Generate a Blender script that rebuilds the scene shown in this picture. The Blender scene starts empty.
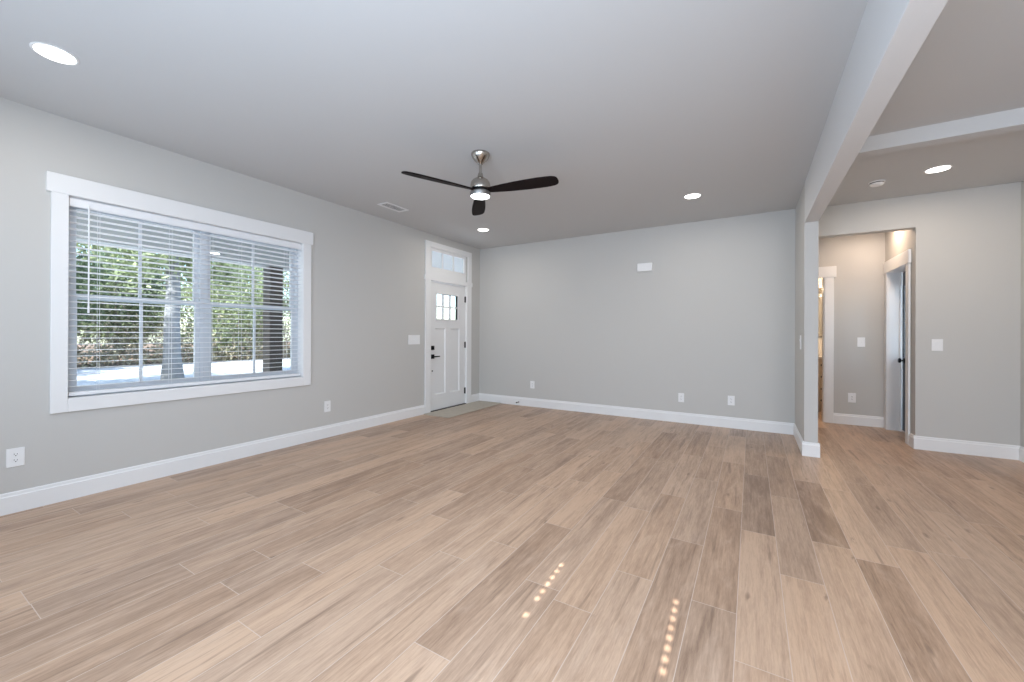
import bpy, bmesh, math, random
from mathutils import Vector, Matrix, Euler
R = math.radians
random.seed(11)
S = bpy.context.scene
COL = S.collection

# ------------------------------------------------------------------ constants (metres, camera stands at x=y=0)
XL, YB = -4.225, 5.933            # left wall face, back wall face
PX0, PX1, PY = 0.456, 0.570, 4.957  # stub wall: left face, right face, front end
RY, XR = 5.883, 2.250             # hall wall face, right wall face
ZC, ZR, ZB = 2.740, 2.708, 2.335  # ceilings, bottom of the beam
YR = -0.50                        # rear wall face
HX0, HX1, HY = 0.45, 1.506, 7.020 # hall
TH = 0.5373                       # camera yaw

# ------------------------------------------------------------------ camera
cd = bpy.data.cameras.new('camera'); cam = bpy.data.objects.new('camera', cd); COL.objects.link(cam)
cam.location = (0, 0, 1.2007)
cam.rotation_euler = (Matrix.Rotation(TH, 3, 'Z') @ Matrix.Rotation(R(90) + 0.0014, 3, 'X') @ Matrix.Rotation(0.0041, 3, 'Z')).to_euler()
cd.sensor_fit = 'HORIZONTAL'; cd.sensor_width = 36.0
cd.lens = 36.0 * 401.19 / 1024
cd.shift_x = -0.0003; cd.shift_y = -(341 - 334.01) / 1024
cd.clip_start = 0.05; cd.clip_end = 300
S.camera = cam

# ------------------------------------------------------------------ view, world, sun, daylight
S.view_settings.view_transform = 'Standard'
S.view_settings.look = 'None'
S.view_settings.exposure = 0.14
S.view_settings.gamma = 1.0
S.view_settings.use_curve_mapping = False
S.cycles.max_bounces = 10; S.cycles.diffuse_bounces = 6; S.cycles.transparent_max_bounces = 16
S.cycles.sample_clamp_indirect = 6.0
S.cycles.use_denoising = True
SUN_DIR = Vector((-0.05, 1.0, -0.727)).normalized()     # the way the sunlight travels
w = bpy.data.worlds.new('world'); S.world = w; w.use_nodes = True
wn = w.node_tree; wn.nodes.clear()
sky = wn.nodes.new('ShaderNodeTexSky'); sky.sky_type = 'NISHITA'; sky.sun_disc = False
sky.sun_elevation = R(36); sky.sun_rotation = R(177)
bg = wn.nodes.new('ShaderNodeBackground'); bg.inputs['Strength'].default_value = 0.6
wo = wn.nodes.new('ShaderNodeOutputWorld')
wn.links.new(sky.outputs[0], bg.inputs[0]); wn.links.new(bg.outputs[0], wo.inputs[0])

def light(name, kind, loc, energy, color=(1, 1, 1), direction=(0, 0, -1), size=None, size_y=None, parent=None, spread=None):
    d = bpy.data.lights.new(name, kind); d.energy = energy; d.color = color
    if kind == 'AREA':
        if size_y: d.shape = 'RECTANGLE'; d.size = size; d.size_y = size_y
        else: d.shape = 'DISK'; d.size = size
        if spread: d.spread = R(spread)
    o = bpy.data.objects.new(name, d); COL.objects.link(o)
    o.location = loc; o.rotation_euler = Vector(direction).to_track_quat('-Z', 'Y').to_euler()
    if parent is not None: o.parent = parent
    return o

sun = light('sun', 'SUN', (0, -20, 16), 15.0, (1.0, 0.97, 0.93), SUN_DIR); sun.data.angle = 0.0066
# added area lamps standing in for daylight, inside the closed, unseen rear blinds
COOL = (0.64, 0.805, 1.0)
light('daylight_fill_rear', 'AREA', (-2.75, YR + 0.02, 1.47), 24, COOL, (0, 1, 0), 1.7, 1.4)
light('daylight_fill_rear', 'AREA', (-0.60, YR + 0.02, 1.47), 98, COOL, (0, 1, 0), 1.5, 1.4)
light('daylight_fill_rear', 'AREA', (1.45, YR + 0.02, 1.47), 46, (0.93, 0.95, 1.0), (0, 1, 0), 1.2, 1.4)

# ------------------------------------------------------------------ materials
def mat(name, base=(0.8, 0.8, 0.8), rough=0.5, metal=0.0, spec=0.5, bump=0.0, bump_scale=200.0, var=0.0, var_scale=3.0):
    m = bpy.data.materials.new(name); m.use_nodes = True
    nt = m.node_tree; p = nt.nodes['Principled BSDF']
    p.inputs['Base Color'].default_value = (*base, 1); p.inputs['Roughness'].default_value = rough
    p.inputs['Metallic'].default_value = metal; p.inputs['Specular IOR Level'].default_value = spec
    tc = nt.nodes.new('ShaderNodeTexCoord')
    if var:
        n = nt.nodes.new('ShaderNodeTexNoise'); n.inputs['Scale'].default_value = var_scale; n.inputs['Detail'].default_value = 4
        mx = nt.nodes.new('ShaderNodeMix'); mx.data_type = 'RGBA'
        mx.inputs[6].default_value = (*[c * (1 - var) for c in base], 1); mx.inputs[7].default_value = (*[min(1, c * (1 + var)) for c in base], 1)
        nt.links.new(tc.outputs['Object'], n.inputs['Vector']); nt.links.new(n.outputs[0], mx.inputs[0]); nt.links.new(mx.outputs[2], p.inputs['Base Color'])
    if bump:
        n = nt.nodes.new('ShaderNodeTexNoise'); n.inputs['Scale'].default_value = bump_scale; n.inputs['Detail'].default_value = 3
        b = nt.nodes.new('ShaderNodeBump'); b.inputs['Strength'].default_value = bump; b.inputs['Distance'].default_value = 0.001
        nt.links.new(tc.outputs['Object'], n.inputs['Vector']); nt.links.new(n.outputs[0], b.inputs['Height']); nt.links.new(b.outputs[0], p.inputs['Normal'])
    return m

def emit(name, color, strength):
    m = bpy.data.materials.new(name); m.use_nodes = True
    p = m.node_tree.nodes['Principled BSDF']
    p.inputs['Base Color'].default_value = (0.9, 0.9, 0.9, 1)
    p.inputs['Emission Color'].default_value = (*color, 1); p.inputs['Emission Strength'].default_value = strength
    return m

def thin_glass(name, tint=(0.93, 0.97, 0.98)):
    m = bpy.data.materials.new(name); m.use_nodes = True
    nt = m.node_tree; nt.nodes.clear()
    o = nt.nodes.new('ShaderNodeOutputMaterial'); mx = nt.nodes.new('ShaderNodeMixShader')
    t = nt.nodes.new('ShaderNodeBsdfTransparent'); t.inputs[0].default_value = (*tint, 1)
    g = nt.nodes.new('ShaderNodeBsdfGlossy'); g.inputs['Roughness'].default_value = 0.02
    lw = nt.nodes.new('ShaderNodeLayerWeight'); lw.inputs[0].default_value = 0.5      # facing, same from both sides
    f = nt.nodes.new('ShaderNodeMath'); f.operation = 'POWER'; f.inputs[1].default_value = 4.0; nt.links.new(lw.outputs['Facing'], f.inputs[0])
    k = nt.nodes.new('ShaderNodeMath'); k.operation = 'MULTIPLY_ADD'; k.inputs[1].default_value = 0.5; k.inputs[2].default_value = 0.03
    nt.links.new(f.outputs[0], k.inputs[0])
    nt.links.new(k.outputs[0], mx.inputs[0]); nt.links.new(t.outputs[0], mx.inputs[1]); nt.links.new(g.outputs[0], mx.inputs[2])
    nt.links.new(mx.outputs[0], o.inputs[0])
    return m

def leaf_mat(name, a, b):
    m = bpy.data.materials.new(name); m.use_nodes = True
    nt = m.node_tree; nt.nodes.clear()
    o = nt.nodes.new('ShaderNodeOutputMaterial'); mx = nt.nodes.new('ShaderNodeMixShader'); mx.inputs[0].default_value = 0.35
    d = nt.nodes.new('ShaderNodeBsdfDiffuse'); t = nt.nodes.new('ShaderNodeBsdfTranslucent')
    g = nt.nodes.new('ShaderNodeNewGeometry')
    r = nt.nodes.new('ShaderNodeMix'); r.data_type = 'RGBA'; r.inputs[6].default_value = (*a, 1); r.inputs[7].default_value = (*b, 1)
    nt.links.new(g.outputs['Random Per Island'], r.inputs[0])
    nt.links.new(r.outputs[2], d.inputs[0]); nt.links.new(r.outputs[2], t.inputs[0])
    nt.links.new(d.outputs[0], mx.inputs[1]); nt.links.new(t.outputs[0], mx.inputs[2]); nt.links.new(mx.outputs[0], o.inputs[0])
    return m

def floor_mat():
    m = bpy.data.materials.new('wood_look_tile'); m.use_nodes = True
    nt = m.node_tree; N = nt.nodes.new; L = nt.links.new
    p = nt.nodes['Principled BSDF']
    uv = N('ShaderNodeUVMap'); uv.uv_map = 'plank'
    at = N('ShaderNodeAttribute'); at.attribute_name = 'tone'
    sp = N('ShaderNodeSeparateColor'); L(at.outputs['Color'], sp.inputs[0])     # R tone, G seed, B warm/grey
    su = N('ShaderNodeSeparateXYZ'); L(uv.outputs[0], su.inputs[0])
    def mth(op, a, b=None, c=None):
        n = N('ShaderNodeMath'); n.operation = op
        for i, v in enumerate((a, b, c)):
            if v is None: continue
            if isinstance(v, (int, float)): n.inputs[i].default_value = v
            else: L(v, n.inputs[i])
        return n.outputs[0]
    seed = mth('MULTIPLY', sp.outputs[1], 61.0)
    def noise(sx, sy, det, rough, dist=0.0):
        c = N('ShaderNodeCombineXYZ')
        L(mth('MULTIPLY', su.outputs[0], sx), c.inputs[0]); L(mth('MULTIPLY', su.outputs[1], sy), c.inputs[1]); L(seed, c.inputs[2])
        n = N('ShaderNodeTexNoise'); n.inputs['Scale'].default_value = 1.0; n.inputs['Detail'].default_value = det
        n.inputs['Roughness'].default_value = rough; n.inputs['Distortion'].default_value = dist
        L(c.outputs[0], n.inputs['Vector']); return n.outputs[0]
    def ramp(x, lo, hi, a=0.0, b=1.0):
        r = N('ShaderNodeMapRange'); r.clamp = True
        L(x, r.inputs[0]); r.inputs[1].default_value = lo; r.inputs[2].default_value = hi; r.inputs[3].default_value = a; r.inputs[4].default_value = b
        return r.outputs[0]
    def mixc(f, a, b):
        x = N('ShaderNodeMix'); x.data_type = 'RGBA'
        if isinstance(f, (int, float)): x.inputs[0].default_value = f
        else: L(f, x.inputs[0])
        for i, v in ((6, a), (7, b)):
            if isinstance(v, tuple): x.inputs[i].default_value = (*v, 1)
            else: L(v, x.inputs[i])
        return x.outputs[2]
    fine = noise(62, 3.6, 8, 0.76, 0.2)
    hair = noise(165, 14, 3, 0.7)
    broad = noise(10, 1.0, 5, 0.6, 0.9)
    streak = noise(32, 1.3, 4, 0.62, 0.4)
    cloud = noise(13, 3.2, 5, 0.65, 0.7)
    light_c = mixc(sp.outputs[2], FL_LIGHT_WARM, FL_LIGHT_GREY)
    dark_c = mixc(sp.outputs[2], FL_DARK_WARM, FL_DARK_GREY)
    f = mth('MULTIPLY_ADD', ramp(broad, 0.38, 0.64), 0.40, mth('MULTIPLY', sp.outputs[0], 0.72))
    f = mth('MULTIPLY_ADD', ramp(fine, 0.36, 0.66), 0.44, mth('SUBTRACT', f, 0.37))
    f = mth('MULTIPLY_ADD', ramp(hair, 0.36, 0.64), 0.22, f)
    col = mixc(mth('MINIMUM', mth('MAXIMUM', f, 0.0), 1.0), light_c, dark_c)
    col = mixc(mth('MULTIPLY', ramp(streak, 0.58, 0.70), 0.50), col, FL_STREAK)
    col = mixc(mth('MULTIPLY', ramp(cloud, 0.54, 0.72), 0.30), col, FL_PALE)
    # a few knots
    vo = N('ShaderNodeTexVoronoi'); vo.feature = 'F1'; vo.inputs['Scale'].default_value = 1.0
    c = N('ShaderNodeCombineXYZ'); L(mth('MULTIPLY', su.outputs[0], 9.0), c.inputs[0]); L(mth('MULTIPLY', su.outputs[1], 2.6), c.inputs[1]); L(seed, c.inputs[2])
    L(c.outputs[0], vo.inputs['Vector'])
    kn = ramp(vo.outputs['Distance'], 0.05, 0.13, 0.55, 0.0)
    kn = mth('MULTIPLY', kn, ramp(cloud, 0.45, 0.5))
    col = mixc(kn, col, FL_STREAK)
    # grout line around each plank (u runs across, v along)
    eu = mth('MINIMUM', su.outputs[0], mth('SUBTRACT', PW, su.outputs[0]))
    ev = mth('MINIMUM', su.outputs[1], mth('SUBTRACT', PL, su.outputs[1]))
    e = mth('MINIMUM', eu, ev)
    gr = ramp(e, 0.0013, 0.0019, 1.0, 0.0)
    col = mixc(mth('MULTIPLY', gr, 0.85), col, FL_GROUT)
    L(col, p.inputs['Base Color'])
    L(mth('MULTIPLY_ADD', fine, 0.22, 0.27), p.inputs['Roughness'])
    p.inputs['Specular IOR Level'].default_value = 0.5
    b = N('ShaderNodeBump'); b.inputs['Strength'].default_value = 0.25; b.inputs['Distance'].default_value = 0.0015
    L(mth('SUBTRACT', mth('MULTIPLY', fine, 0.35), gr), b.inputs['Height']); L(b.outputs[0], p.inputs['Normal'])
    return m

PW, PL = 0.179, 1.165
FL_LIGHT_WARM, FL_LIGHT_GREY = (0.560, 0.374, 0.252), (0.540, 0.374, 0.264)
FL_DARK_WARM, FL_DARK_GREY = (0.245, 0.145, 0.090), (0.240, 0.150, 0.099)
FL_STREAK, FL_PALE, FL_GROUT = (0.125, 0.072, 0.045), (0.62, 0.455, 0.345), (0.58, 0.46, 0.38)

M = dict(
    wall=mat('wall_paint', (0.545, 0.534, 0.512), 0.75, bump=0.12, bump_scale=260),
    ceil=mat('ceiling_paint', (0.565, 0.568, 0.57), 0.85, bump=0.1, bump_scale=200),
    beam=mat('lit_beam_paint', (0.64, 0.64, 0.64), 0.7, bump=0.08, bump_scale=200),  # lighter than the ceiling: rear light on the beam put into its colour
    eave=mat('porch_beam_paint', (0.40, 0.42, 0.43), 0.6, bump=0.05),
    shadebark=mat('grey_bark', (0.20, 0.20, 0.205), 0.95, bump=1.0, bump_scale=14, var=0.35, var_scale=8),
    trim=mat('trim_paint', (0.80, 0.80, 0.80), 0.35, bump=0.03, bump_scale=60),
    door=mat('door_paint', (0.77, 0.77, 0.77), 0.4, bump=0.03, bump_scale=60),
    vinyl=mat('window_vinyl', (0.62, 0.65, 0.69), 0.4, bump=0.02),  # white vinyl, its backlit shade put into a darker, bluer base
    slat=mat('blind_slat', (0.80, 0.81, 0.83), 0.45, bump=0.04, bump_scale=90),
    plastic=mat('white_plastic', (0.82, 0.82, 0.82), 0.35, bump=0.02),
    slot=mat('slot_dark', (0.05, 0.05, 0.05), 0.6, var=0.2),
    black=mat('black_metal', (0.012, 0.012, 0.013), 0.4, 0.6, var=0.3, var_scale=30),
    nickel=mat('brushed_nickel', (0.46, 0.43, 0.39), 0.22, 1.0, bump=0.08, bump_scale=300),
    duct=mat('duct_grey', (0.22, 0.22, 0.23), 0.8, var=0.1),
    satin=mat('satin_nickel', (0.30, 0.29, 0.28), 0.5, 1.0, bump=0.05, bump_scale=300),
    blade=mat('dark_blade_wood', (0.010, 0.006, 0.006), 0.6, spec=0.12, var=0.4, var_scale=14),
    bronze=mat('threshold_bronze', (0.03, 0.024, 0.02), 0.45, 0.6, var=0.2),
    rug=mat('woven_mat', (0.47, 0.425, 0.36), 0.95, bump=0.8, bump_scale=180, var=0.13, var_scale=16),
    lens=emit('lamp_lens', (1.0, 0.96, 0.90), 6.0),
    fanlens=emit('fan_lens', (0.97, 0.98, 1.0), 5.0),
    glass=thin_glass('window_glass'),
    bark=mat('bark', (0.17, 0.15, 0.14), 0.95, bump=1.0, bump_scale=14, var=0.4, var_scale=7),
    palebark=mat('pale_bark', (0.36, 0.33, 0.30), 0.95, bump=1.0, bump_scale=14, var=0.3, var_scale=9),
    post=mat('stained_post', (0.055, 0.044, 0.038), 0.4, bump=0.3, bump_scale=40, var=0.3, var_scale=12),
    soffit=mat('porch_paint', (0.86, 0.83, 0.79), 0.6, bump=0.05),
    concrete=mat('driveway_gravel', (0.50, 0.50, 0.51), 0.9, bump=0.6, bump_scale=40, var=0.25, var_scale=2.2),
    litter=mat('leaf_litter', (0.20, 0.125, 0.08), 0.95, bump=1.0, bump_scale=18, var=0.5, var_scale=3),
    leaf_a=leaf_mat('leaf_bright', (0.16, 0.20, 0.09), (0.48, 0.52, 0.32)),
    leaf_b=leaf_mat('leaf_dark', (0.07, 0.11, 0.06), (0.32, 0.38, 0.22)),
    brush=leaf_mat('brushwood', (0.13, 0.11, 0.075), (0.50, 0.45, 0.32)),
    vanity=mat('vanity_paint', (0.62, 0.52, 0.40), 0.4, bump=0.03),
    counter=mat('vanity_top', (0.85, 0.82, 0.78), 0.2, var=0.05),
    mirror=mat('mirror_silver', (0.9, 0.9, 0.9), 0.03, 1.0, var=0.01),
    warmlens=emit('vanity_lamp', (1.0, 0.78, 0.5), 5.0),
    siding=mat('exterior_siding', (0.55, 0.56, 0.57), 0.7, bump=0.1),
)
M['floor'] = floor_mat()

# ------------------------------------------------------------------ mesh helpers
class MB:
    def __init__(s): s.b = bmesh.new()
    def box(s, x0, x1, y0, y1, z0, z1):
        v = [s.b.verts.new((x, y, z)) for x in (x0, x1) for y in (y0, y1) for z in (z0, z1)]
        for f in ((0, 1, 3, 2), (4, 6, 7, 5), (0, 4, 5, 1), (2, 3, 7, 6), (0, 2, 6, 4), (1, 5, 7, 3)):
            s.b.faces.new([v[i] for i in f])
        return s
    def poly_prism(s, pts, axis, a0, a1):
        """extrude a 2-D outline along axis; pts are the other two coordinates in x,y,z order"""
        def P(p, a):
            q = list(p); q.insert(axis, a); return q
        r0 = [s.b.verts.new(P(p, a0)) for p in pts]; r1 = [s.b.verts.new(P(p, a1)) for p in pts]
        n = len(pts)
        s.b.faces.new(r0); s.b.faces.new(r1[::-1])
        for i in range(n): s.b.faces.new((r0[i], r1[i], r1[(i + 1) % n], r0[(i + 1) % n]))
        return s
    def lathe(s, prof, c=(0, 0, 0), seg=36, mtx=None):
        """profile of (radius, z) turned about z"""
        rings = []
        for r, z in prof:
            if r < 1e-5: rings.append([s.b.verts.new(Vector((0, 0, z)))])
            else: rings.append([s.b.verts.new(Vector((r * math.cos(2 * math.pi * i / seg), r * math.sin(2 * math.pi * i / seg), z))) for i in range(seg)])
        for a, b in zip(rings, rings[1:]):
            for i in range(seg):
                j = (i + 1) % seg
                if len(a) == 1 and len(b) == 1: continue
                if len(a) == 1: s.b.faces.new((a[0], b[i], b[j]))
                elif len(b) == 1: s.b.faces.new((a[i], b[0], a[j]))
                else: s.b.faces.new((a[i], b[i], b[j], a[j]))
        vs = [v for r in rings for v in r]
        for v in vs:
            if mtx is not None: v.co = mtx @ v.co
            v.co += Vector(c)
        return s
    def tube(s, pts, rad, seg=10):
        pts = [Vector(p) for p in pts]; rings = []
        rs = rad if isinstance(rad, (list, tuple)) else [rad] * len(pts)
        for i, p in enumerate(pts):
            d = (pts[min(i + 1, len(pts) - 1)] - pts[max(i - 1, 0)]).normalized()
            a = d.cross(Vector((0, 0, 1)) if abs(d.z) < 0.9 else Vector((1, 0, 0))).normalized(); b = d.cross(a)
            rings.append([s.b.verts.new(p + (a * math.cos(t) + b * math.sin(t)) * rs[i]) for t in [2 * math.pi * k / seg for k in range(seg)]])
        for A, B in zip(rings, rings[1:]):
            for k in range(seg): s.b.faces.new((A[k], A[(k + 1) % seg], B[(k + 1) % seg], B[k]))
        s.b.faces.new(rings[0][::-1]); s.b.faces.new(rings[-1])
        return s
    def build(s, name, m, parent=None, bevel=0.0, smooth=False, kind=None):
        bmesh.ops.recalc_face_normals(s.b, faces=s.b.faces[:])
        me = bpy.data.meshes.new(name); s.b.to_mesh(me); s.b.free()
        me.materials.append(m)
        if smooth:
            for f in me.polygons: f.use_smooth = True
        o = bpy.data.objects.new(name, me); COL.objects.link(o)
        if bevel:
            md = o.modifiers.new('bevel', 'BEVEL'); md.width = bevel; md.segments = 2; md.limit_method = 'ANGLE'
        if smooth:
            md = o.modifiers.new('split', 'EDGE_SPLIT'); md.split_angle = R(40)
        if parent is not None: o.parent = parent
        if kind: o['kind'] = kind
        return o

def tag(o, label, cat, group=None, kind=None):
    o['label'] = label; o['category'] = cat
    if group: o['group'] = group
    if kind: o['kind'] = kind
    return o
def empty(name, loc=(0, 0, 0), rot=(0, 0, 0)):
    o = bpy.data.objects.new(name, None); COL.objects.link(o); o.location = loc; o.rotation_euler = rot; o.empty_display_size = 0.1
    return o
def copy_tree(o, parent=None):
    c = o.copy(); COL.objects.link(c)
    if parent is not None: c.parent = parent
    for ch in list(o.children): copy_tree(ch, c)
    return c
def struct(name, mb, m, parent=None, bevel=0.0):
    return mb.build(name, m, parent, bevel, kind='structure')

# ================================================================== SETTING
# floor: one mesh of planks, 18 cm wide, running away along y
def make_floor():
    me = bpy.data.meshes.new('floor'); V, F, UV, T = [], [], [], []
    known = {}      # plank column -> joint position along y, read from the photograph
    col0 = 0.128
    joints = {-1: 1.700, -2: 1.985, 1: 2.917, -5 + 1: 2.037, -6: 1.730}
    tones = {(-1, 2.86): 0.95, (1, 2.92): 0.9, (-2, 1.98): 0.62, (-1, 1.70): 0.12, (-2, 3.15): 0.35, (0, 0): 0.2}
    rnd = random.Random(5)
    x0, x1, y0, y1 = XL - 0.02, XR + 0.02, YR - 0.02, 8.6
    k0 = math.floor((x0 - col0) / PW); k1 = math.ceil((x1 - col0) / PW)
    for k in range(k0, k1):
        xa, xb = col0 + k * PW, col0 + (k + 1) * PW
        j = joints.get(k, rnd.random() * PL)
        y = j - math.ceil((j - y0) / PL) * PL
        while y < y1:
            t = None
            for (kk, yy), tv in tones.items():
                if kk == k and abs(yy - y) < 0.15: t = tv
            rt = rnd.random(); rt = rt ** 1.2
            if t is None: t = rt * 0.7
            n = len(V)
            V += [(xa, y, 0), (xb, y, 0), (xb, y + PL, 0), (xa, y + PL, 0)]
            F.append((n, n + 1, n + 2, n + 3)); UV += [(0, 0), (PW, 0), (PW, PL), (0, PL)]
            T += [(t, rnd.random(), rnd.random(), 1)] * 4
            y += PL
    nplank = len(F)
    n = len(V)                        # the slab below
    bx = [(x, y, z) for x in (x0, x1) for y in (y0, y1) for z in (-0.14, -0.004)]
    V += bx
    for f in ((0, 1, 3, 2), (4, 6, 7, 5), (0, 4, 5, 1), (2, 3, 7, 6), (0, 2, 6, 4), (1, 5, 7, 3)):
        F.append(tuple(n + i for i in f)); UV += [(0, 0)] * 4; T += [(0.5, 0.5, 0.5, 1)] * 4
    me.from_pydata(V, [], F)
    me.uv_layers.new(name='plank'); me.color_attributes.new('tone', 'FLOAT_COLOR', 'CORNER')
    me.uv_layers['plank'].data.foreach_set('uv', [c for p in UV for c in p])
    me.color_attributes['tone'].data.foreach_set('color', [c for p in T for c in p])
    me.materials.append(M['floor']); me.materials.append(M['soffit'])
    for i, p in enumerate(me.polygons): p.material_index = 0 if i < nplank else 1
    o = bpy.data.objects.new('floor', me); COL.objects.link(o); o['kind'] = 'structure'
make_floor()

# ceilings
struct('ceiling', MB().box(XL - .2, XR + .2, YR - .2, YB + .3, ZC, ZC + .15), M['ceil'])
struct('ceiling_side', MB().box(PX1 - .02, XR + .1, YR - .05, RY + .01, ZR, ZC + .01), M['ceil'])
struct('ceiling_hall', MB().box(-1.2, HX1 + .3, YB + .06, 8.8, 2.62, 2.735), M['ceil'])
# header beams under the ceiling
struct('beam_main', MB().box(PX0, PX1, YR - .1, PY + .001, ZB, ZC + .02), M['beam'], bevel=.004)
struct('beam_side', MB().box(PX1 - .01, XR + .1, 3.98, 4.10, 2.598, ZC + .01), M['ceil'], bevel=.004)

# left wall with the window and the front door openings
WY0, WY1, WZ0, WZ1 = 0.842, 2.597, 0.728, 2.190      # window opening
DY0, DY1, DZ1 = 4.632, 5.536, 2.030                  # door opening
TZ0, TZ1 = 2.085, 2.555                              # transom opening
xa, xb = XL - 0.15, XL
wl = MB()
wl.box(xa, xb, YR - .2, WY0, -.1, ZC + .05).box(xa, xb, WY0, WY1, -.1, WZ0).box(xa, xb, WY0, WY1, WZ1, ZC + .05)
wl.box(xa, xb, WY1, DY0, -.1, ZC + .05).box(xa, xb, DY0, DY1, TZ1, ZC + .05).box(xa, xb, DY0, DY1, DZ1, TZ0)
xm = XL - .062                                        # the outer half of the wall steps back beside the door
wl.box(xm, xb, DY1, YB + .2, -.1, ZC + .05).box(xa, xm, DY1 + .22, YB + .2, -.1, ZC + .05).box(xa, xm, DY1, DY1 + .22, 2.60, ZC + .05)
struct('wall_left', wl, M['wall'])
struct('wall_back', MB().box(XL - .1, PX1, YB, YB + .12, -.1, ZC + .05), M['wall'])
struct('wall_stub', MB().box(PX0, PX1, PY, YB + .12, -.05, ZC + .02), M['wall'], bevel=.004)
OX1, OZ = HX1, 2.365                                  # hall opening
struct('wall_hall', MB().box(OX1, XR + .2, RY, RY + .125, -.05, ZC).box(PX1 - .05, OX1, RY, RY + .125, OZ, ZC), M['wall'])
struct('wall_right', MB().box(XR, XR + .12, YR - .2, RY + .05, -.1, ZC + .05), M['wall'])
# rear wall with three unseen windows, the outer two added to carry lamps
RW = [(-3.60, -1.90), (-1.35, 0.15), (0.85, 2.05)]
rz0, rz1 = 0.77, 2.17
wr = MB(); px = XL - .2
for a, b in RW:
    wr.box(px, a, YR - .15, YR, -.1, ZC + .05).box(a, b, YR - .15, YR, -.1, rz0).box(a, b, YR - .15, YR, rz1, ZC + .05); px = b
wr.box(px, XR + .2, YR - .15, YR, -.1, ZC + .05)
struct('wall_rear', wr, M['wall'])
# hall walls: far wall with a bathroom doorway, right wall with an outer door
BDX0, BDX1 = 0.12, 0.872
hb = MB().box(-1.2, BDX0, HY, HY + .12, -.05, 2.7).box(BDX0, BDX1, HY, HY + .12, 2.03, 2.7).box(BDX1, HX1 + .2, HY, HY + .12, -.05, 2.7)
struct('wall_hall_far', hb, M['wall'])
EY0, EY1, EZ = 6.140, 6.880, 2.010                    # outer door of the hall
hr = MB().box(HX1, HX1 + .17, RY + .12, EY0, -.05, 2.7).box(HX1, HX1 + .125, EY1, 8.8, -.05, 2.7).box(HX1, HX1 + .17, EY0, EY1, EZ, 2.7)
struct('wall_hall_right', hr, M['wall'])
struct('wall_hall_left', MB().box(-1.3, -1.2, YB + .1, 8.8, -.05, 2.7), M['wall'])
struct('wall_bath', MB().box(-1.3, HX1 + .2, 8.55, 8.67, -.05, 2.7), M['wall'])

# baseboards
BH, BT = 0.140, 0.015
PROF = [(0, 0), (BT, 0), (BT, BH - .028), (BT * .62, BH - .022), (BT * .55, BH - .006), (BT * .3, BH), (0, BH)]
def bb_y(mb, x, sgn, y0, y1): mb.poly_prism([(x + sgn * d, z) for d, z in PROF], 1, y0, y1)
def bb_x(mb, y, sgn, x0, x1): mb.poly_prism([(y + sgn * d, z) for d, z in PROF], 0, x0, x1)
m = MB(); bb_y(m, XL, 1, YR, 4.510); bb_y(m, XL, 1, 5.668, YB); struct('baseboard_left', m, M['trim'])
m = MB(); bb_x(m, YB, -1, XL, PX0); struct('baseboard_back', m, M['trim'])
m = MB(); bb_y(m, PX0, -1, PY, YB); bb_x(m, PY, -1, PX0 - BT, PX1 + BT); bb_y(m, PX1, 1, PY, YB + .12); struct('baseboard_stub', m, M['trim'])
m = MB(); bb_x(m, RY, -1, OX1 - BT, XR); bb_y(m, OX1, -1, RY, EY0 - .10); struct('baseboard_hall_side', m, M['trim'])
m = MB(); bb_x(m, HY, -1, .975, HX1); struct('baseboard_hall', m, M['trim'])
m = MB(); bb_y(m, XR, -1, YR, RY - BT); struct('baseboard_right', m, M['trim'])
m = MB(); bb_x(m, YR, 1, XL, XR); struct('baseboard_rear', m, M['trim'])

# casings
CT = 0.020
m = MB()
m.box(XL, XL + CT, .757, WY0, .632, 2.192).box(XL, XL + CT, WY1, 2.688, .632, 2.192).box(XL, XL + CT, WY0, WY1, .632, WZ0)
m.box(XL, XL + CT + .004, .734, 2.708, 2.190, 2.326)
# jamb lining
m.box(XL - .085, XL + .002, WY0 - .012, WY0 + .002, WZ0, WZ1).box(XL - .085, XL + .002, WY1 - .002, WY1 + .012, WZ0, WZ1)
m.box(XL - .085, XL + .002, WY0, WY1, WZ0 - .012, WZ0 + .002).box(XL - .085, XL + .002, WY0, WY1, WZ1 - .002, WZ1 + .012)
struct('trim_1', m, M['trim'], bevel=.003)            # window casing
m = MB()
m.box(XL, XL + CT, 4.512, DY0, 0, DZ1).box(XL, XL + CT, DY1, 5.664, 0, DZ1)
m.box(XL, XL + CT + .006, 4.494, 5.682, DZ1, 2.098)                                   # head trim above the door
m.box(XL, XL + CT, 4.512, 4.614, 2.098, 2.622).box(XL, XL + CT, 5.562, 5.664, 2.098, 2.622).box(XL, XL + CT, 4.614, 5.562, 2.535, 2.622)
m.box(XL - .149, XL + .003, DY0 - .012, DY0 + .003, 0, DZ1).box(XL - .149, XL + .003, DY1 - .003, DY1 + .012, 0, DZ1).box(XL - .149, XL + .003, DY0, DY1, DZ1 - .003, DZ1 + .012)
m.box(XL - .078, XL - .064, DY0, DY0 + .012, 0, DZ1).box(XL - .078, XL - .064, DY1 - .012, DY1, 0, DZ1)
struct('trim_2', m, M['trim'], bevel=.003)            # front door casing
m = MB()
xh = HX1 - .018
m.box(xh, HX1, 6.04, EY0, 0, 2.012).box(xh, HX1, EY1, 6.975, 0, 2.012).box(xh - .006, HX1, 6.018, 6.995, 2.010, 2.160)
m.box(HX1 - .002, HX1 + .124, EY1 - .003, EY1 + .01, 0, EZ).box(HX1 - .002, HX1 + .1685, EY0 - .01, EY0 + .003, 0, EZ).box(HX1 - .002, HX1 + .1685, EY0, EY1, EZ - .003, EZ + .01)
m.box(HX1 + .110, HX1 + .124, EY1 - .014, EY1 + .002, 0, EZ).box(HX1 + .115, HX1 + .13, EY0, EY0 + .014, 0, EZ)
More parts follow.
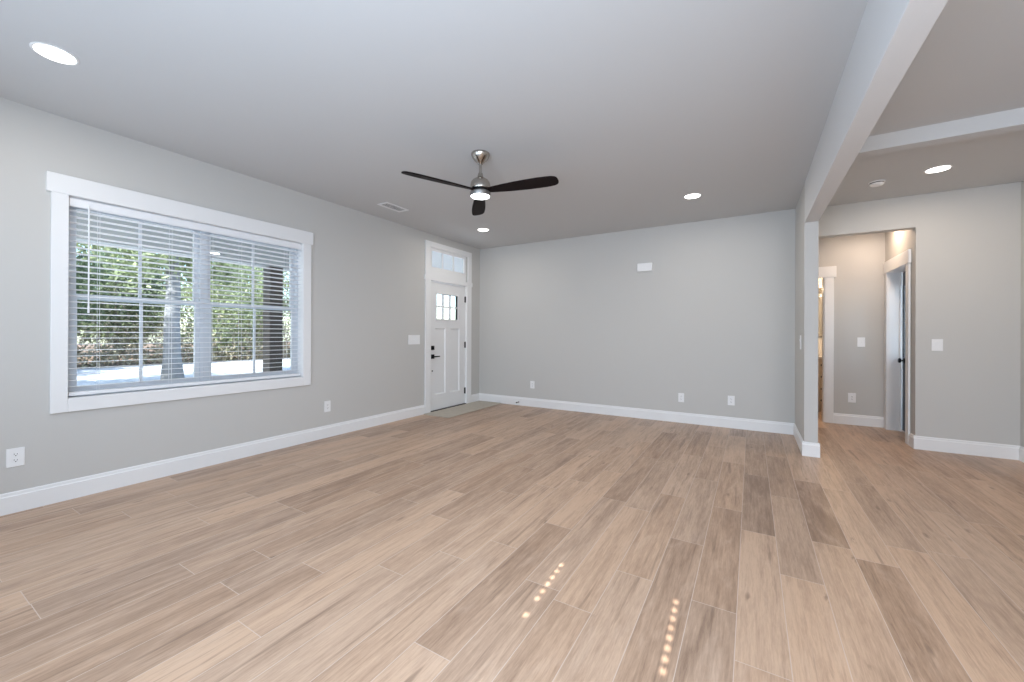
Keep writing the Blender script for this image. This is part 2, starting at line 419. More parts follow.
struct('trim_3', m, M['trim'], bevel=.003)            # hall outer door casing
m = MB()
m.box(BDX1, .975, HY - .018, HY, 0, 2.012).box(BDX0 - .1, BDX0, HY - .018, HY, 0, 2.012).box(BDX0 - .12, 1.000, HY - .024, HY, 2.010, 2.160)
m.box(BDX1 - .012, BDX1 + .01, HY - .002, HY + .118, 0, 2.012).box(BDX0 - .01, BDX0 + .012, HY - .002, HY + .118, 0, 2.012)
struct('trim_4', m, M['trim'], bevel=.003)            # bathroom doorway casing

# ------------------------------------------------------------------ window_1: two double-hung units side by side
def double_hung(win, y0, y1, xo):
    """one unit of the twin window; xo is the outdoor side"""
    fw, sw = .030, .036
    zm = 1.462
    f = MB(); f.box(xo, xo + .07, y0, y0 + fw, WZ0, WZ1).box(xo, xo + .07, y1 - fw, y1, WZ0, WZ1)
    f.box(xo, xo + .07, y0 + fw, y1 - fw, WZ0, WZ0 + .03).box(xo, xo + .07, y0 + fw, y1 - fw, WZ1 - .03, WZ1)
    f.build('window_frame', M['vinyl'], win, .002)
    a, b = y0 + fw, y1 - fw
    for nm, x0, z0, z1 in (('upper_sash', xo + .008, zm - .012, WZ1 - .03), ('lower_sash', xo + .036, WZ0 + .03, zm + .030)):
        rb = .034 if nm == 'upper_sash' else .042
        s = MB(); s.box(x0, x0 + .026, a, a + sw, z0, z1).box(x0, x0 + .026, b - sw, b, z0, z1)
        s.box(x0, x0 + .026, a + sw, b - sw, z0, z0 + rb).box(x0, x0 + .026, a + sw, b - sw, z1 - .034, z1)
        yc = (a + b) / 2
        s.box(x0 + .004, x0 + .022, yc - .010, yc + .010, z0 + rb, z1 - .034)
        so = s.build(nm, M['vinyl'], win, .002)
        MB().box(x0 + .011, x0 + .015, a + sw - .003, b - sw + .003, z0 + rb - .003, z1 - .031).build('pane', M['glass'], so)
win1 = empty('window_1', (0, 0, 0)); win1['kind'] = 'structure'
WYM = 1.709
double_hung(win1, WY0, WYM, XL - .150); double_hung(win1, WYM, WY1, XL - .150)

# transom over the front door
win2 = empty('window_2', (0, 0, 0)); win2['kind'] = 'structure'
m = MB()
ty0, ty1, gz0, gz1 = DY0, DY1, 2.245, 2.492
m.box(XL - .060, XL - .010, ty0, ty1, 2.098, gz0).box(XL - .060, XL - .010, ty0, ty1, gz1, TZ1)
m.box(XL - .060, XL - .010, ty0, ty0 + .045, gz0, gz1).box(XL - .060, XL - .010, ty1 - .045, ty1, gz0, gz1)
for i in (1, 2):
    yc = ty0 + .045 + (ty1 - ty0 - .09) * i / 3
    m.box(XL - .055, XL - .022, yc - .012, yc + .012, gz0, gz1)
m.build('window_frame', M['trim'], win2, .003)
MB().box(XL - .044, XL - .039, ty0 + .04, ty1 - .04, gz0 - .004, gz1 + .004).build('pane', M['glass'], win2)

# front door
door1 = empty('door_1', (0, 0, 0)); door1['kind'] = 'structure'
lx0, lx1 = XL - .062, XL - .018                        # leaf back and room faces
ly0, ly1, lz0, lz1 = DY0 + .004, DY1 - .004, .018, DZ1 - .014
gy0, gy1, gzb, gzt = 4.797, 5.316, 1.444, 1.838
p1, p2, pz0, pz1 = (4.768, 5.018), (5.140, 5.376), .252, 1.296
m = MB()
def leaf_grid(m, ys, zs, holes, x0, x1):
    for i in range(len(ys) - 1):
        for j in range(len(zs) - 1):
            if (i, j) in holes: continue
            m.box(x0, x1, ys[i], ys[i + 1], zs[j], zs[j + 1])
leaf_grid(m, [ly0, p1[0], p1[1], p2[0], p2[1], ly1], [lz0, pz0, pz1, gzb - .02], {(1, 1), (3, 1)}, lx0, lx1)
m.box(lx0, lx1, ly0, gy0, gzb - .02, lz1).box(lx0, lx1, gy1, ly1, gzb - .02, lz1)
m.box(lx0, lx1, gy0, gy1, gzb - .02, gzb).box(lx0, lx1, gy0, gy1, gzt, lz1)
for a, b in (p1, p2):
    m.box(lx0 + .004, lx1 - .016, a - .002, b + .002, pz0 - .002, pz1 + .002)
    # moulded slope around each sunk panel
    m.poly_prism([(lx1, a), (lx1 - .016, a), (lx1 - .016, a + .014)], 2, pz0, pz1)
    m.poly_prism([(lx1, b), (lx1 - .016, b - .014), (lx1 - .016, b)], 2, pz0, pz1)
    m.poly_prism([(lx1, pz0), (lx1 - .016, pz0), (lx1 - .016, pz0 + .014)], 1, a, b)
    m.poly_prism([(lx1, pz1), (lx1 - .016, pz1 - .014), (lx1 - .016, pz1)], 1, a, b)
leaf = m.build('door_leaf', M['door'], door1)
m = MB()
for i in (1, 2):
    yc = gy0 + (gy1 - gy0) * i / 3; m.box(lx0 + .004, lx1 - .004, yc - .013, yc + .013, gzb, gzt)
zc = (gzb + gzt) / 2; m.box(lx0 + .0045, lx1 - .0045, gy0, gy1, zc - .013, zc + .013)
m.box(lx0 - .004, lx1 + .010, gy0 - .024, gy0, gzb - .024, gzt + .024).box(lx0 - .004, lx1 + .010, gy1, gy1 + .024, gzb - .024, gzt + .024)
m.box(lx0 - .004, lx1 + .010, gy0, gy1, gzb - .024, gzb).box(lx0 - .004, lx1 + .010, gy0, gy1, gzt, gzt + .024)
lite = m.build('glazing_bars', M['door'], door1, .002)
MB().box(lx0 + .018, lx0 + .023, gy0, gy1, gzb, gzt).build('pane', M['glass'], lite)
# hardware
hy = 4.706
m = MB().box(lx1, lx1 + .014, hy - .033, hy + .033, .957, 1.023).box(lx1 + .014, lx1 + .034, hy - .006, hy + .006, .972, 1.008)
m.build('deadbolt', M['black'], door1, .003)['label'] = 'square black deadbolt'
m = MB().box(lx1, lx1 + .014, hy - .033, hy + .033, .822, .888)
m.lathe([(0, 0), (.011, 0), (.011, .048), (0, .048)], (lx1 + .010, hy, .855), 14, Matrix.Rotation(R(90), 3, 'Y'))
m.box(lx1 + .044, lx1 + .058, hy - .010, hy + .115, .846, .864)
m.build('door_handle', M['black'], door1, .003)['label'] = 'black lever handle on a square rose'
MB().lathe([(0, 0), (.011, 0), (.009, .010), (0, .012)], (lx1, hy - .004, .632), 14, Matrix.Rotation(R(90), 3, 'Y')).build('door_plug', M['black'], door1)
for z in (1.800, 1.022, .235):
    m = MB().tube([(lx1 + .006, DY1 - .006, z - .052), (lx1 + .006, DY1 - .006, z + .052)], .0085, 10)
    m.box(lx1 - .001, lx1 + .002, DY1 - .030, DY1 - .006, z - .05, z + .05)
    m.build('hinge', M['black'], door1)
m = MB().box(XL - .15, XL + .012, DY0 - .004, DY1 + .004, -.004, .017)
m.build('threshold', M['bronze'], door1, .003)['label'] = 'dark bronze threshold'

# black half-glazed outer door at the end of the hall
door2 = empty('door_2'); door2['kind'] = 'structure'
dx0, dx1 = HX1 + .134, HX1 + .1685
a, b = EY0 + .004, EY1 - .004
m = MB().box(dx0, dx1, a, b, .015, .930).box(dx0, dx1, a, b, 1.830, EZ - .006).box(dx0, dx1, a, a + .028, .930, 1.830).box(dx0, dx1, b - .010, b, .930, 1.830)
m.box(dx0 + .006, dx1 - .006, a + .028, b - .010, 1.372, 1.388)
m.build('door_leaf', M['black'], door2, .003)
MB().box(dx0 + .004, dx0 + .009, a + .026, b - .009, .928, 1.832).build('pane', M['glass'], door2)
m = MB().lathe([(0, 0), (.030, 0), (.030, .008), (.011, .012), (.011, .022), (.026, .030), (.030, .042), (.024, .052), (0, .056)], (dx0, b - .060, .895), 18, Matrix.Rotation(R(-90), 3, 'Y'))
m.build('door_knob', M['black'], door2, smooth=True)

# rear windows (outer two added): frames, closed blinds whose cord holes let the sun through
for i, (a, b) in enumerate(RW):
    wi = empty('window_%d' % (3 + i)); wi['kind'] = 'structure'
    m = MB().box(a, a + .05, YR - .13, YR - .05, rz0, rz1).box(b - .05, b, YR - .13, YR - .05, rz0, rz1)
    m.box(a + .05, b - .05, YR - .13, YR - .05, rz0, rz0 + .05).box(a + .05, b - .05, YR - .13, YR - .05, rz1 - .05, rz1).box((a + b) / 2 - .03, (a + b) / 2 + .03, YR - .13, YR - .05, rz0 + .05, rz1 - .05)
    m.build('window_frame', M['vinyl'], wi)
    bl = MB(); n = 32; pitch = (rz1 - rz0) / n
    holes = [-0.165, -0.725] if i == 1 else []
    for k in range(n):
        z0, z1 = rz0 + k * pitch, rz0 + (k + 1) * pitch
        zc = (z0 + z1) / 2
        xs = [a + .004]; 
        if 1.48 < zc < 1.83:
            for h in sorted(holes):
                if h < -.5 and 1.52 < zc < 1.56: continue
                hw, hh = .010, .0115
                bl.box(xs[-1], h - hw, YR - .044, YR - .040, z0 - .002, z1)
                bl.box(h - hw, h + hw, YR - .044, YR - .040, z0 - .002, zc - hh).box(h - hw, h + hw, YR - .044, YR - .040, zc + hh, z1)
                xs.append(h + hw)
        bl.box(xs[-1], b - .004, YR - .044, YR - .040, z0 - .002, z1)
    bl.build('closed_blind', M['slat'], wi)

# ================================================================== THINGS
# window blind on the left window
def make_blind():
    r = empty('window_blind', (XL - .036, (WY0 + WY1) / 2, WZ0))
    tag(r, 'white horizontal slat blind with open slats hung inside the large left window', 'blind')
    def loc(o): o.matrix_parent_inverse = Matrix.Translation(-r.location); return o
    y0, y1 = WY0 + .006, WY1 - .006
    xc = XL - .036
    m = MB().box(xc - .026, xc + .022, y0 + .004, y1 - .004, 2.142, 2.186)
    loc(m.build('headrail', M['slat'], r, .003))
    m = MB().poly_prism([(xc + .022, 2.118), (xc + .031, 2.118), (xc + .034, 2.128), (xc + .034, 2.168), (xc + .030, 2.180), (xc + .022, 2.182)], 1, y0, y1)
    loc(m.build('valance', M['slat'], r))
    n = 30; zt, zb = 2.092, .806
    m = MB(); tl = R(SLAT_TILT)
    for k in range(n):
        z = zb + (zt - zb) * k / (n - 1)
        c, s = math.cos(tl), math.sin(tl)
        pts = []
        for dx, dz in ((-.025, -.001), (-.012, .0005), (0, .001), (.012, .0005), (.025, -.001), (.025, .0018), (.012, .0034), (0, .004), (-.012, .0034), (-.025, .0018)):
            pts.append((xc + dx * c - dz * s, z + dx * s + dz * c))
        m.poly_prism(pts, 1, y0 + .003, y1 - .003)
    loc(m.build('slats', M['slat'], r))
    m = MB().box(xc - .025, xc + .025, y0 + .003, y1 - .003, .742, .768)
    loc(m.build('bottom_rail', M['slat'], r, .004))
    for y in (y0 + .16, y0 + .60, (y0 + y1) / 2 + .03, y1 - .60, y1 - .16):
        m = MB()
        for dx in (-.027, .027): m.tube([(xc + dx, y, .755), (xc + dx, y, 2.145)], .0011, 5)
        loc(m.build('ladder_cord', M['slat'], r))
    m = MB().tube([(xc + .046, .945, 2.135), (xc + .047, .945, 1.40)], .0048, 8).lathe([(0, 0), (.006, .004), (.007, .05), (0, .06)], (xc + .047, .945, 1.345), 8)
    m.tube([(xc + .03, .945, 2.15), (xc + .046, .945, 2.13)], .003, 6)
    loc(m.build('tilt_wand', M['slat'], r))
SLAT_TILT = 4.0
make_blind()

# ceiling fan
def make_fan():
    fx, fy = -1.987, 2.793
    r = empty('ceiling_fan', (fx, fy, ZC)); tag(r, 'ceiling fan with three dark wood blades, nickel motor and lit round lamp', 'fan')
    def P(mb, n, m, smooth=True): return mb.build(n, m, r, 0, smooth)
    P(MB().lathe([(0, 0), (.079, 0), (.080, -.006), (.078, -.016), (.070, -.034), (.056, -.054), (.038, -.072), (.024, -.082), (.018, -.092), (0, -.092)]), 'canopy', M['nickel'])
    P(MB().lathe([(0, -.088), (.0125, -.088), (.0125, -.196), (0, -.196)], seg=20), 'downrod', M['nickel'])
    P(MB().lathe([(0, -.166), (.018, -.166), (.021, -.176), (.026, -.200), (.045, -.213), (.066, -.226), (.080, -.246), (.086, -.270), (.087, -.300), (.084, -.306), (0, -.306)]), 'motor_housing', M['nickel'])
    P(MB().lathe([(0, -.306), (.070, -.306), (.070, -.328), (0, -.328)]), 'blade_hub', M['black'])
    P(MB().lathe([(0, -.327), (.080, -.327), (.086, -.331), (.087, -.358), (.083, -.364), (0, -.364)]), 'lamp_ring', M['satin'])
    P(MB().lathe([(.0825, -.362), (.078, -.367), (.060, -.371), (.030, -.3725), (0, -.373)]), 'lamp_lens', M['fanlens'])['label'] = 'glowing white lens'
    # blade: narrow at the hub, widest near the blunt rounded tip, pitched
    prof = [(.050, .030), (.085, .034), (.14, .043), (.22, .053), (.32, .062), (.42, .068), (.52, .070), (.59, .068), (.64, .062), (.665, .052), (.678, .036), (.683, .014)]
    o = [(x, h) for x, h in prof] + [(x, -h * .92) for x, h in prof[::-1]]
    for ang in (127, 9, -114):
        m = MB(); b = m.b
        rot = Matrix.Rotation(R(ang), 3, 'Z') @ Matrix.Rotation(R(-13), 3, 'X')
        top = [b.verts.new(rot @ Vector((x, y, .005)) + Vector((0, 0, -.317))) for x, y in o]
        bot = [b.verts.new(rot @ Vector((x, y, -.005)) + Vector((0, 0, -.317))) for x, y in o]
        b.faces.new(top); b.faces.new(bot[::-1])
        for i in range(len(o)):
            j = (i + 1) % len(o); b.faces.new((top[i], bot[i], bot[j], top[j]))
        m.build('blade', M['blade'], r, .002)
    light('fan_light', 'AREA', (0, 0, -.3745), 10, (0.98, 0.98, 1.0), (0, 0, -1), .14, parent=r)
make_fan()

# recessed ceiling lights
def downlight(name, x, y, z, label, watts, color=(1, .95, .88)):
    r = empty(name, (x, y, z)); tag(r, label, 'ceiling light', 'recessed ceiling lights')
    MB().lathe([(.079, .0), (.079, -.004), (.088, -.005), (.092, -.002), (.092, 0)], seg=40).build('trim_ring', M['plastic'], r, 0, True)
    MB().lathe([(0, -.0042), (.079, -.0042), (.079, 0), (0, 0)], seg=40).build('lens', M['lens'], r)
    light('can_light', 'AREA', (0, 0, -.007), watts, color, (0, 0, -1), .15, parent=r)
CW = 7
downlight('recessed_light', -3.305, .606, ZC, 'round recessed ceiling light nearest the camera, above the large left window', CW)
downlight('recessed_light', -3.390, 4.841, ZC, 'round recessed ceiling light in front of the white entry door', CW)
downlight('recessed_light', -.563, 4.822, ZC, 'round recessed ceiling light in front of the bare back wall', CW)
downlight('recessed_light', 1.441, 5.064, ZR, 'round recessed ceiling light outside the hall opening, past the beams', 9, (1, .84, .68))
# one in the hall, lighting the wall over its outer door
def hall_can():
    r = empty('recessed_light', (1.28, 6.45, 2.62)); tag(r, 'round recessed light inside the hall ceiling, hidden above the opening', 'ceiling light', 'recessed ceiling lights')
    MB().lathe([(.079, .0), (.079, -.004), (.088, -.005), (.092, -.002), (.092, 0)], seg=32).build('trim_ring', M['plastic'], r, 0, True)
    MB().lathe([(0, -.0042), (.079, -.0042), (.079, 0), (0, 0)], seg=32).build('lens', M['lens'], r)
    light('can_light', 'AREA', (0, 0, -.007), 8, (1, .74, .54), (0, 0, -1), .15, parent=r)
hall_can()
downlight('recessed_light', .55, 7.60, 2.62, 'added unseen fill light in the bathroom ceiling, brightening the vanity front', 9, (1, .74, .5))  # added fill, out of view: lifts the drawers the light bar misses

# smoke detector and supply vent on the ceilings
r = empty('smoke_detector', (1.050, 5.190, ZR)); tag(r, 'round white smoke detector on the ceiling outside the hall opening', 'smoke detector')
MB().lathe([(0, 0), (.062, 0), (.062, -.008), (.058, -.010), (0, -.010)]).build('base', M['plastic'], r, 0, True)
MB().lathe([(.056, -.010), (.050, -.020), (0, -.020)]).build('shade_ring', M['slot'], r, 0, True)
MB().lathe([(0, -.018), (.054, -.018), (.054, -.026), (.042, -.036), (.020, -.039), (0, -.039)]).build('cover', M['plastic'], r, 0, True)
r = empty('ceiling_vent', (-3.728, 3.430, ZC)); tag(r, 'small white louvred air vent in the ceiling near the left wall', 'vent')
m = MB().box(-.085, -.058, -.175, .175, -.008, 0).box(.058, .085, -.175, .175, -.008, 0).box(-.058, .058, -.175, -.148, -.008, 0).box(-.058, .058, .148, .175, -.008, 0)
m.build('frame', M['plastic'], r, .003)
m = MB()
for k in range(12):
    x = -.053 + k * .0094; m.poly_prism([(x - .004, -.003), (x - .003, -.0025), (x + .0055, -.0065), (x + .0045, -.0075)], 1, -.148, .148)
m.build('louvres', M['plastic'], r)
MB().box(-.058, .058, -.148, .148, -.0012, -.0002).build('duct', M['duct'], r)

# wall plates ---------------------------------------------------------
def plate(name, label, cat, group, pos, face, w, h, kind, gangs=1):
    """face: '+x' '-x' or '-y' is the way the plate looks. local x runs along the wall, local y up, local z out of the wall"""
    rot = {'+x': Euler((R(90), 0, R(90))), '-x': Euler((R(90), 0, R(-90))), '-y': Euler((R(90), 0, 0))}[face]
    r = empty(name, pos, rot); tag(r, label, cat, group)
    MB().box(-w / 2, w / 2, -h / 2, h / 2, 0, .006).build('cover_plate', M['plastic'], r, .003)
    def recept(y):
        p = MB().poly_prism([(.017 * math.cos(t) , y + .0142 * math.sin(t)) for t in [2 * math.pi * k / 20 for k in range(20)]], 2, .006, .0085).build('receptacle', M['plastic'], r, .0008)
        MB().box(-.0078, -.0054, y - .001, y + .008, .0084, .0089).box(.0054, .0078, y - .001, y + .007, .0084, .0089).box(-.003, .003, y - .010, y - .005, .0084, .0089).build('slot', M['slot'], p)
    if kind == 'duplex':
        for y in (.0195, -.0195): recept(y)
        MB().lathe([(0, .0075), (.003, .007), (.0035, .006)], seg=10).build('screw', M['plastic'], r)
    if kind == 'decora':
        p = MB().box(-.0165, .0165, -.0335, .0335, .006, .0082).build('receptacle', M['plastic'], r, .001)
        for y in (.018, -.018):
            MB().box(-.0078, -.0054, y - .001, y + .008, .0081, .0086).box(.0054, .0078, y - .001, y + .007, .0081, .0086).box(-.003, .003, y - .010, y - .005, .0081, .0086).build('slot', M['slot'], p)
    if kind == 'toggle':
        for g in range(gangs):
            x = (g - (gangs - 1) / 2) * .046
            s = MB().box(x - .0052, x + .0052, -.012, .012, .006, .0075).build('switch_bezel', M['plastic'], r)
            MB().poly_prism([(-.005, .006), (.010, .018), (.014, .017), (.006, .006)], 0, x - .004, x + .004).build('toggle', M['plastic'], s, .001)
    if kind == 'rocker':
        for g in range(gangs):
            x = (g - (gangs - 1) / 2) * .046
            MB().poly_prism([(-.033, .006), (-.033, .0075), (0, .0085), (.033, .0125), (.033, .006)], 0, x - .0165, x + .0165).build('rocker', M['plastic'], r, .001)
    return r
OUTL = 'wall outlets'
plate('wall_outlet', 'white duplex outlet low on the left wall, nearest the camera left of the window', 'outlet', OUTL, (XL, .607, .367), '+x', .080, .124, 'duplex')
plate('wall_outlet', 'white outlet low on the left wall between the window and entry door', 'outlet', OUTL, (XL, 2.903, .359), '+x', .080, .126, 'decora')
plate('wall_outlet', 'white outlet on the back wall nearest the entry corner', 'outlet', OUTL, (-3.138, YB, .365), '-y', .080, .124, 'decora')
plate('wall_outlet', 'narrow white outlet on the back wall, left one of the close pair', 'outlet', OUTL, (-.826, YB, .343), '-y', .074, .122, 'decora')
plate('wall_outlet', 'white duplex outlet on the back wall nearest the stub wall', 'outlet', OUTL, (-.222, YB, .356), '-y', .080, .124, 'duplex')
plate('wall_outlet', 'white outlet low on the hall far wall above the baseboard', 'outlet', OUTL, (1.172, HY, .364), '-y', .082, .128, 'decora')
SWI = 'wall switches'
plate('light_switch', 'wide white four gang switch plate left of the entry door', 'switch', SWI, (XL, 4.293, 1.120), '+x', .232, .138, 'toggle', 4)
plate('light_switch', 'white single switch plate on the hall far wall', 'switch', SWI, (1.265, HY, 1.118), '-y', .080, .126, 'toggle')
plate('light_switch', 'white switch plate on the wall right of the hall opening', 'switch', SWI, (1.671, RY, 1.110), '-y', .086, .124, 'rocker')
plate('light_switch', 'white switch on the narrow stub wall seen edge on', 'switch', SWI, (PX0, 5.262, 1.130), '-x', .086, .150, 'rocker')

r = empty('door_chime', (-1.3135, YB, 2.173), (R(90), 0, 0)); tag(r, 'small white door chime box high on the back wall', 'door chime')
MB().box(-.104, .104, -.058, .058, 0, .008).build('back_plate', M['plastic'], r, .002)
MB().box(-.106, .106, -.059, .059, .008, .046).build('cover', M['plastic'], r, .010)
m = MB()
for k in range(5): m.box(.058, .090, -.024 + k * .012, -.020 + k * .012, .0455, .0475)
m.build('speaker_slots', M['plastic'], r)

r = empty('door_stop', (-3.394, YB - BT, .056), (R(90), 0, 0)); tag(r, 'small spring door stop with dark tip on the back baseboard', 'door stop')
MB().lathe([(0, 0), (.012, 0), (.012, .004), (.006, .008), (0, .008)], seg=14).build('base', M['nickel'], r, 0, True)
MB().tube([(.0055 * math.cos(t * .9), .0055 * math.sin(t * .9), .006 + t * .0009) for t in range(0, 64)], .0012, 5).build('spring', M['nickel'], r)
MB().lathe([(0, .062), (.009, .062), (.0095, .080), (.006, .084), (0, .084)], seg=14).build('tip', M['black'], r, 0, True)['label'] = 'dark rubber tip'

# entry mat
def make_mat():
    r0, n = .035, 6
    x0, x1, y0, y1 = XL + .022, -3.715, 4.470, 5.900
    o = []
    for cx, cy, a0 in ((x1 - r0, y0 + r0, -90), (x1 - r0, y1 - r0, 0), (x0 + .01, y1 - .01, 90), (x0 + .01, y0 + .01, 180)):
        rr = r0 if cx > -4 else .01
        for k in range(n + 1):
            t = R(a0 + 90 * k / n); o.append((cx + rr * math.cos(t), cy + rr * math.sin(t)))
    ob = MB().poly_prism(o, 2, .0005, .011).build('door_mat', M['rug'], None, .003)
    tag(ob, 'thin beige woven mat on the floor in front of the entry door', 'mat')
make_mat()

# bathroom glimpsed through the hall doorway
def vanity():
    r = empty('bathroom_vanity', (.95, 7.95, 0)); tag(r, 'cream drawer vanity with dark knobs and white top, seen through the hall doorway', 'vanity')
    MB().box(-.70, .50, 0, .55, .09, .84).box(-.68, .48, .05, .55, 0, .09).build('cabinet', M['vanity'], r, .003)
    for k, (z0, z1) in enumerate(((.66, .82), (.47, .64), (.28, .45), (.11, .26))):
        d = MB().box(-.07, .46, -.018, 0, z0, z1).build('drawer', M['vanity'], r, .003)
        MB().lathe([(0, 0), (.008, 0), (.008, .012), (.016, .018), (.014, .028), (0, .030)], (.004, -.018, (z0 + z1) / 2), 14, Matrix.Rotation(R(90), 3, 'X')).build('knob', M['black'], d)
    for x0, x1 in ((-.69, -.39), (-.38, -.08)):
        d = MB().box(x0, x1, -.018, 0, .11, .82).build('door', M['vanity'], r, .003)
        MB().lathe([(0, 0), (.008, 0), (.008, .012), (.016, .018), (.014, .028), (0, .030)], (x1 - .05 if x0 < -.5 else x0 + .05, -.018, .70), 14, Matrix.Rotation(R(90), 3, 'X')).build('knob', M['black'], d)
    MB().box(-.72, .52, -.03, .56, .84, .875).box(-.72, .52, .535, .56, .875, 1.17).build('countertop', M['counter'], r, .004)
    m2 = tag(MB().box(.30, 1.44, 8.525, 8.549, 1.20, 1.86).build('bathroom_mirror', M['mirror'], None, .003), 'frameless mirror over the white vanity top in the bathroom', 'mirror')
    L = empty('vanity_light', (.95, 8.55, 1.97)); tag(L, 'warm vanity light bar over the bathroom mirror', 'wall light')
    MB().box(-.40, .40, -.03, 0, -.04, .04).build('back_plate', M['nickel'], L, .004)
    for x in (-.28, -.03, .16):
        s = MB().lathe([(.030, .07), (.045, -.06), (.040, -.065), (0, -.06)], (x, -.09, 0), 18).build('lamp_shade', M['warmlens'], L, 0, True)
    light('vanity_lamp', 'POINT', (-.1, -.35, .0), 16, (1, .74, .48), parent=L)
vanity()

# ================================================================== OUTDOORS
struct('ground', MB().box(-70, -21.5, -40, 70, -.5, -.20), M['litter'])
struct('driveway', MB().box(-21.8, -6.9, -40, 70, -.5, -.16), M['concrete'])
struct('ground_side', MB().box(-6.95, 40, -40, 70, -.6, -.15), M['concrete'])
struct('porch_floor', MB().box(-6.75, XL - .15, -2, 10, -.16, -.03), M['concrete'])
struct('porch_ceiling', MB().box(-6.9, XL - .15, -2, 10, 2.66, 2.85), M['soffit'])
struct('porch_beam', MB().box(-6.60, -6.40, -2, 10, 2.243, 2.66), M['eave'])
struct('roof', MB().box(-6.9, XR + .3, YR - .35, 12, 2.86, 3.0), M['siding'])
def post(y, label):
    r = empty('porch_post', (-6.5, y, -.03)); tag(r, label, 'post')
    MB().box(-.10, .10, -.10, .10, .0, 2.272).build('shaft', M['post'], r, .006)
    MB().box(-.125, .125, -.125, .125, 0, .16).build('plinth', M['post'], r, .006)
post(3.512, 'dark stained square porch post seen through the right half of the window')

def leaves(n, rx, ry, rz, cz, size, seed, clumps=70):
    rn = random.Random(seed); b = bmesh.new()
    cl = []
    for i in range(clumps):
        while True:
            p = Vector((rn.uniform(-1, 1), rn.uniform(-1, 1), rn.uniform(-1, 1)))
            if .35 < p.length < 1: break
        cl.append(Vector((p.x * rx, p.y * ry, p.z * rz + cz)))
    for i in range(n):
        c = rn.choice(cl); cr = .26 * (rx + rz) / 2
        p = c + Vector((rn.gauss(0, cr * .5), rn.gauss(0, cr * .5), rn.gauss(0, cr * .4)))
        s = size * rn.uniform(.6, 1.4)
        e = Euler((rn.uniform(-1.1, 1.1), rn.uniform(-1.1, 1.1), rn.uniform(0, 6.28))).to_matrix()
        q = [b.verts.new(p + e @ Vector(v)) for v in ((-s, 0, 0), (0, -s * .45, s * .1), (s, 0, 0), (0, s * .45, s * .1))]
        b.faces.new(q)
    me = bpy.data.meshes.new('foliage'); b.to_mesh(me); b.free(); return me
def trunk_mesh(h, r0, seed, lean=.3, flare=1.5):
    rn = random.Random(seed); pts, rs = [], []
    dx, dy = rn.uniform(-lean, lean), rn.uniform(-lean, lean)
    for k in range(9):
        t = k / 8; pts.append((dx * t * t + rn.uniform(-.04, .04) * (k > 0), dy * t * t + rn.uniform(-.04, .04) * (k > 0), h * t - .1)); rs.append(r0 * (1 - .65 * t) * (flare if k == 0 else 1))
    m = MB().tube(pts, rs, 12)
    for k in range(5):
        i = rn.randint(4, 7); p = Vector(pts[i]); a = rn.uniform(0, 6.28)
        m.tube([p, p + Vector((math.cos(a) * h * .12, math.sin(a) * h * .12, h * .08)), p + Vector((math.cos(a) * h * .24, math.sin(a) * h * .24, h * .2))], [rs[i] * .5, rs[i] * .3, rs[i] * .1], 7)
    bmesh.ops.recalc_face_normals(m.b, faces=m.b.faces[:])
    me = bpy.data.meshes.new('trunk'); m.b.to_mesh(me); m.b.free()
    for f in me.polygons: f.use_smooth = True
    return me
LV = [leaves(17000, 2.3, 2.5, 2.9, 3.6, .085, 1, 110), leaves(15000, 2.4, 2.5, 2.7, 3.3, .10, 2, 110), leaves(15000, 2.1, 2.3, 3.1, 3.5, .08, 3, 110)]
LV[0].materials.append(M['leaf_a']); LV[1].materials.append(M['leaf_b']); LV[2].materials.append(M['leaf_a'])
TR = [trunk_mesh(5.4, .13, 4), trunk_mesh(5.0, .16, 5), trunk_mesh(5.6, .10, 6)]
for t in TR: t.materials.append(M['palebark'] if t is TR[2] else M['bark'])
def tree(x, y, k, s, rz, label, group):
    r = empty('tree', (x, y, -.2), (0, 0, rz)); r.scale = (s, s, s); tag(r, label, 'tree', group)
    for nm, me in (('foliage', LV[k]), ('trunk', TR[k])):
        o = bpy.data.objects.new(nm, me); COL.objects.link(o); o.parent = r
rn = random.Random(21)
LB = ['bright leafy tree in the woods across the drive outside the window', 'dark dense tree in the woods across the drive outside the window', 'slim pale trunked tree in the woods across the drive outside the window']
spots = []
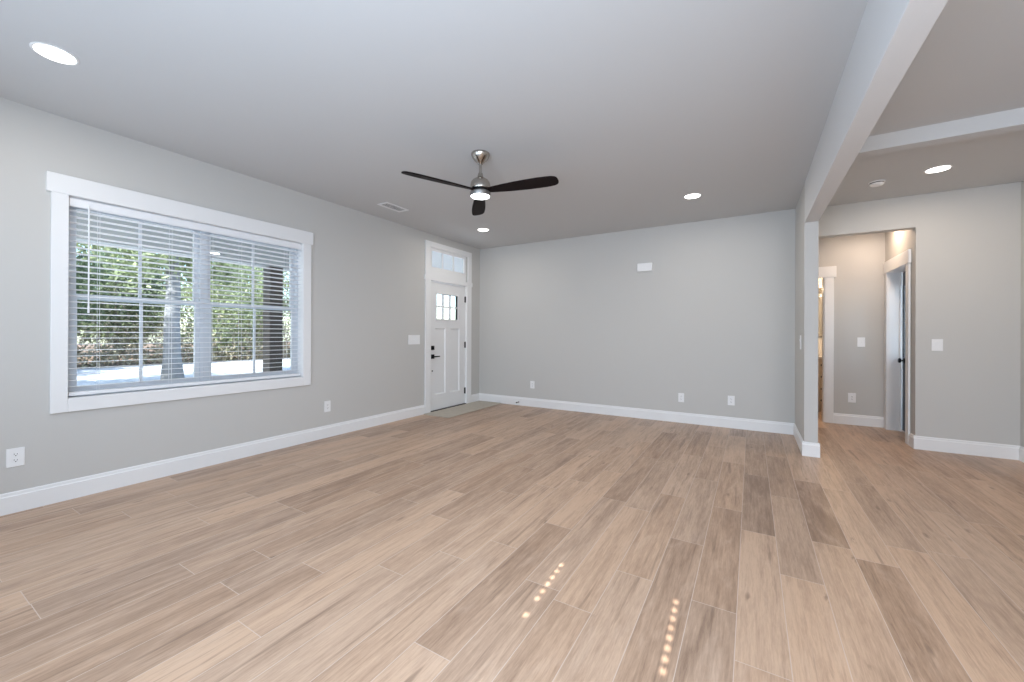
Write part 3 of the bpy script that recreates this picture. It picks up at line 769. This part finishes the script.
for row, x in enumerate((-23.6, -30.4, -37.2)):
    y = 3.0 + (5.0 if row == 1 else 0)
    while y < .70 * -x + 1.5:
        k = rn.choice((0, 1, 2, 0)); spots.append((x + rn.uniform(-.15, .15), y + rn.uniform(-.15, .15), k, 1.0 + .06 * row))
        y += 7.1
for x, y, k, s in spots: tree(x, y, k, s, rn.uniform(0, 6.28), LB[k], ['bright trees in the woods', 'dark trees in the woods', 'slim trees in the woods'][k])
# the big shaded trunk beside the drive
r = empty('tree', (-13.6, 4.68, -.16)); tag(r, 'thick grey trunk of the tree standing nearest the window on the drive edge', 'tree')
me = trunk_mesh(7.0, .21, 9, .1, 1.35); me.materials.append(M['shadebark'])
o = bpy.data.objects.new('trunk', me); COL.objects.link(o); o.parent = r
me = leaves(7000, 2.6, 2.6, 1.7, 4.3, .10, 12); me.materials.append(M['leaf_a'])
o = bpy.data.objects.new('foliage', me); COL.objects.link(o); o.parent = r
# trees up the drive, out of the window's sight, whose shade falls across it
for k, (x, y, sc) in enumerate(((-13.8, -3.7, 1.1), (-20.2, -3.4, 1.0), (-9.6, -11.4, 1.1), (-17.4, -12.0, 1.1), (-25.0, -12.4, 1.1))):
    tree(x, y, k % 3, sc, k * 1.3, 'leafy tree up the drive that shades it, out of sight from the window', 'trees up the drive')
# thin undergrowth along the wood edge
def undergrowth():
    rn = random.Random(33); b = bmesh.new()
    for i in range(15000):
        x = -21.6 - abs(rn.gauss(0, 2.2)); y = rn.uniform(0, 32); z = -.15 + abs(rn.gauss(0, .95))
        s = rn.uniform(.06, .15); e = Euler((rn.uniform(-1.3, 1.3), rn.uniform(-1.3, 1.3), rn.uniform(0, 6.28))).to_matrix(); p = Vector((x, y, z))
        b.faces.new([b.verts.new(p + e @ Vector(v)) for v in ((-s, 0, 0), (0, -s * .35, 0), (s, 0, 0), (0, s * .35, 0))])
    me = bpy.data.meshes.new('undergrowth'); b.to_mesh(me); b.free(); me.materials.append(M['brush'])
    o = bpy.data.objects.new('undergrowth', me); COL.objects.link(o)
    tag(o, 'brown and olive brush along the edge of the woods outside', 'brush', None, 'stuff')
undergrowth()
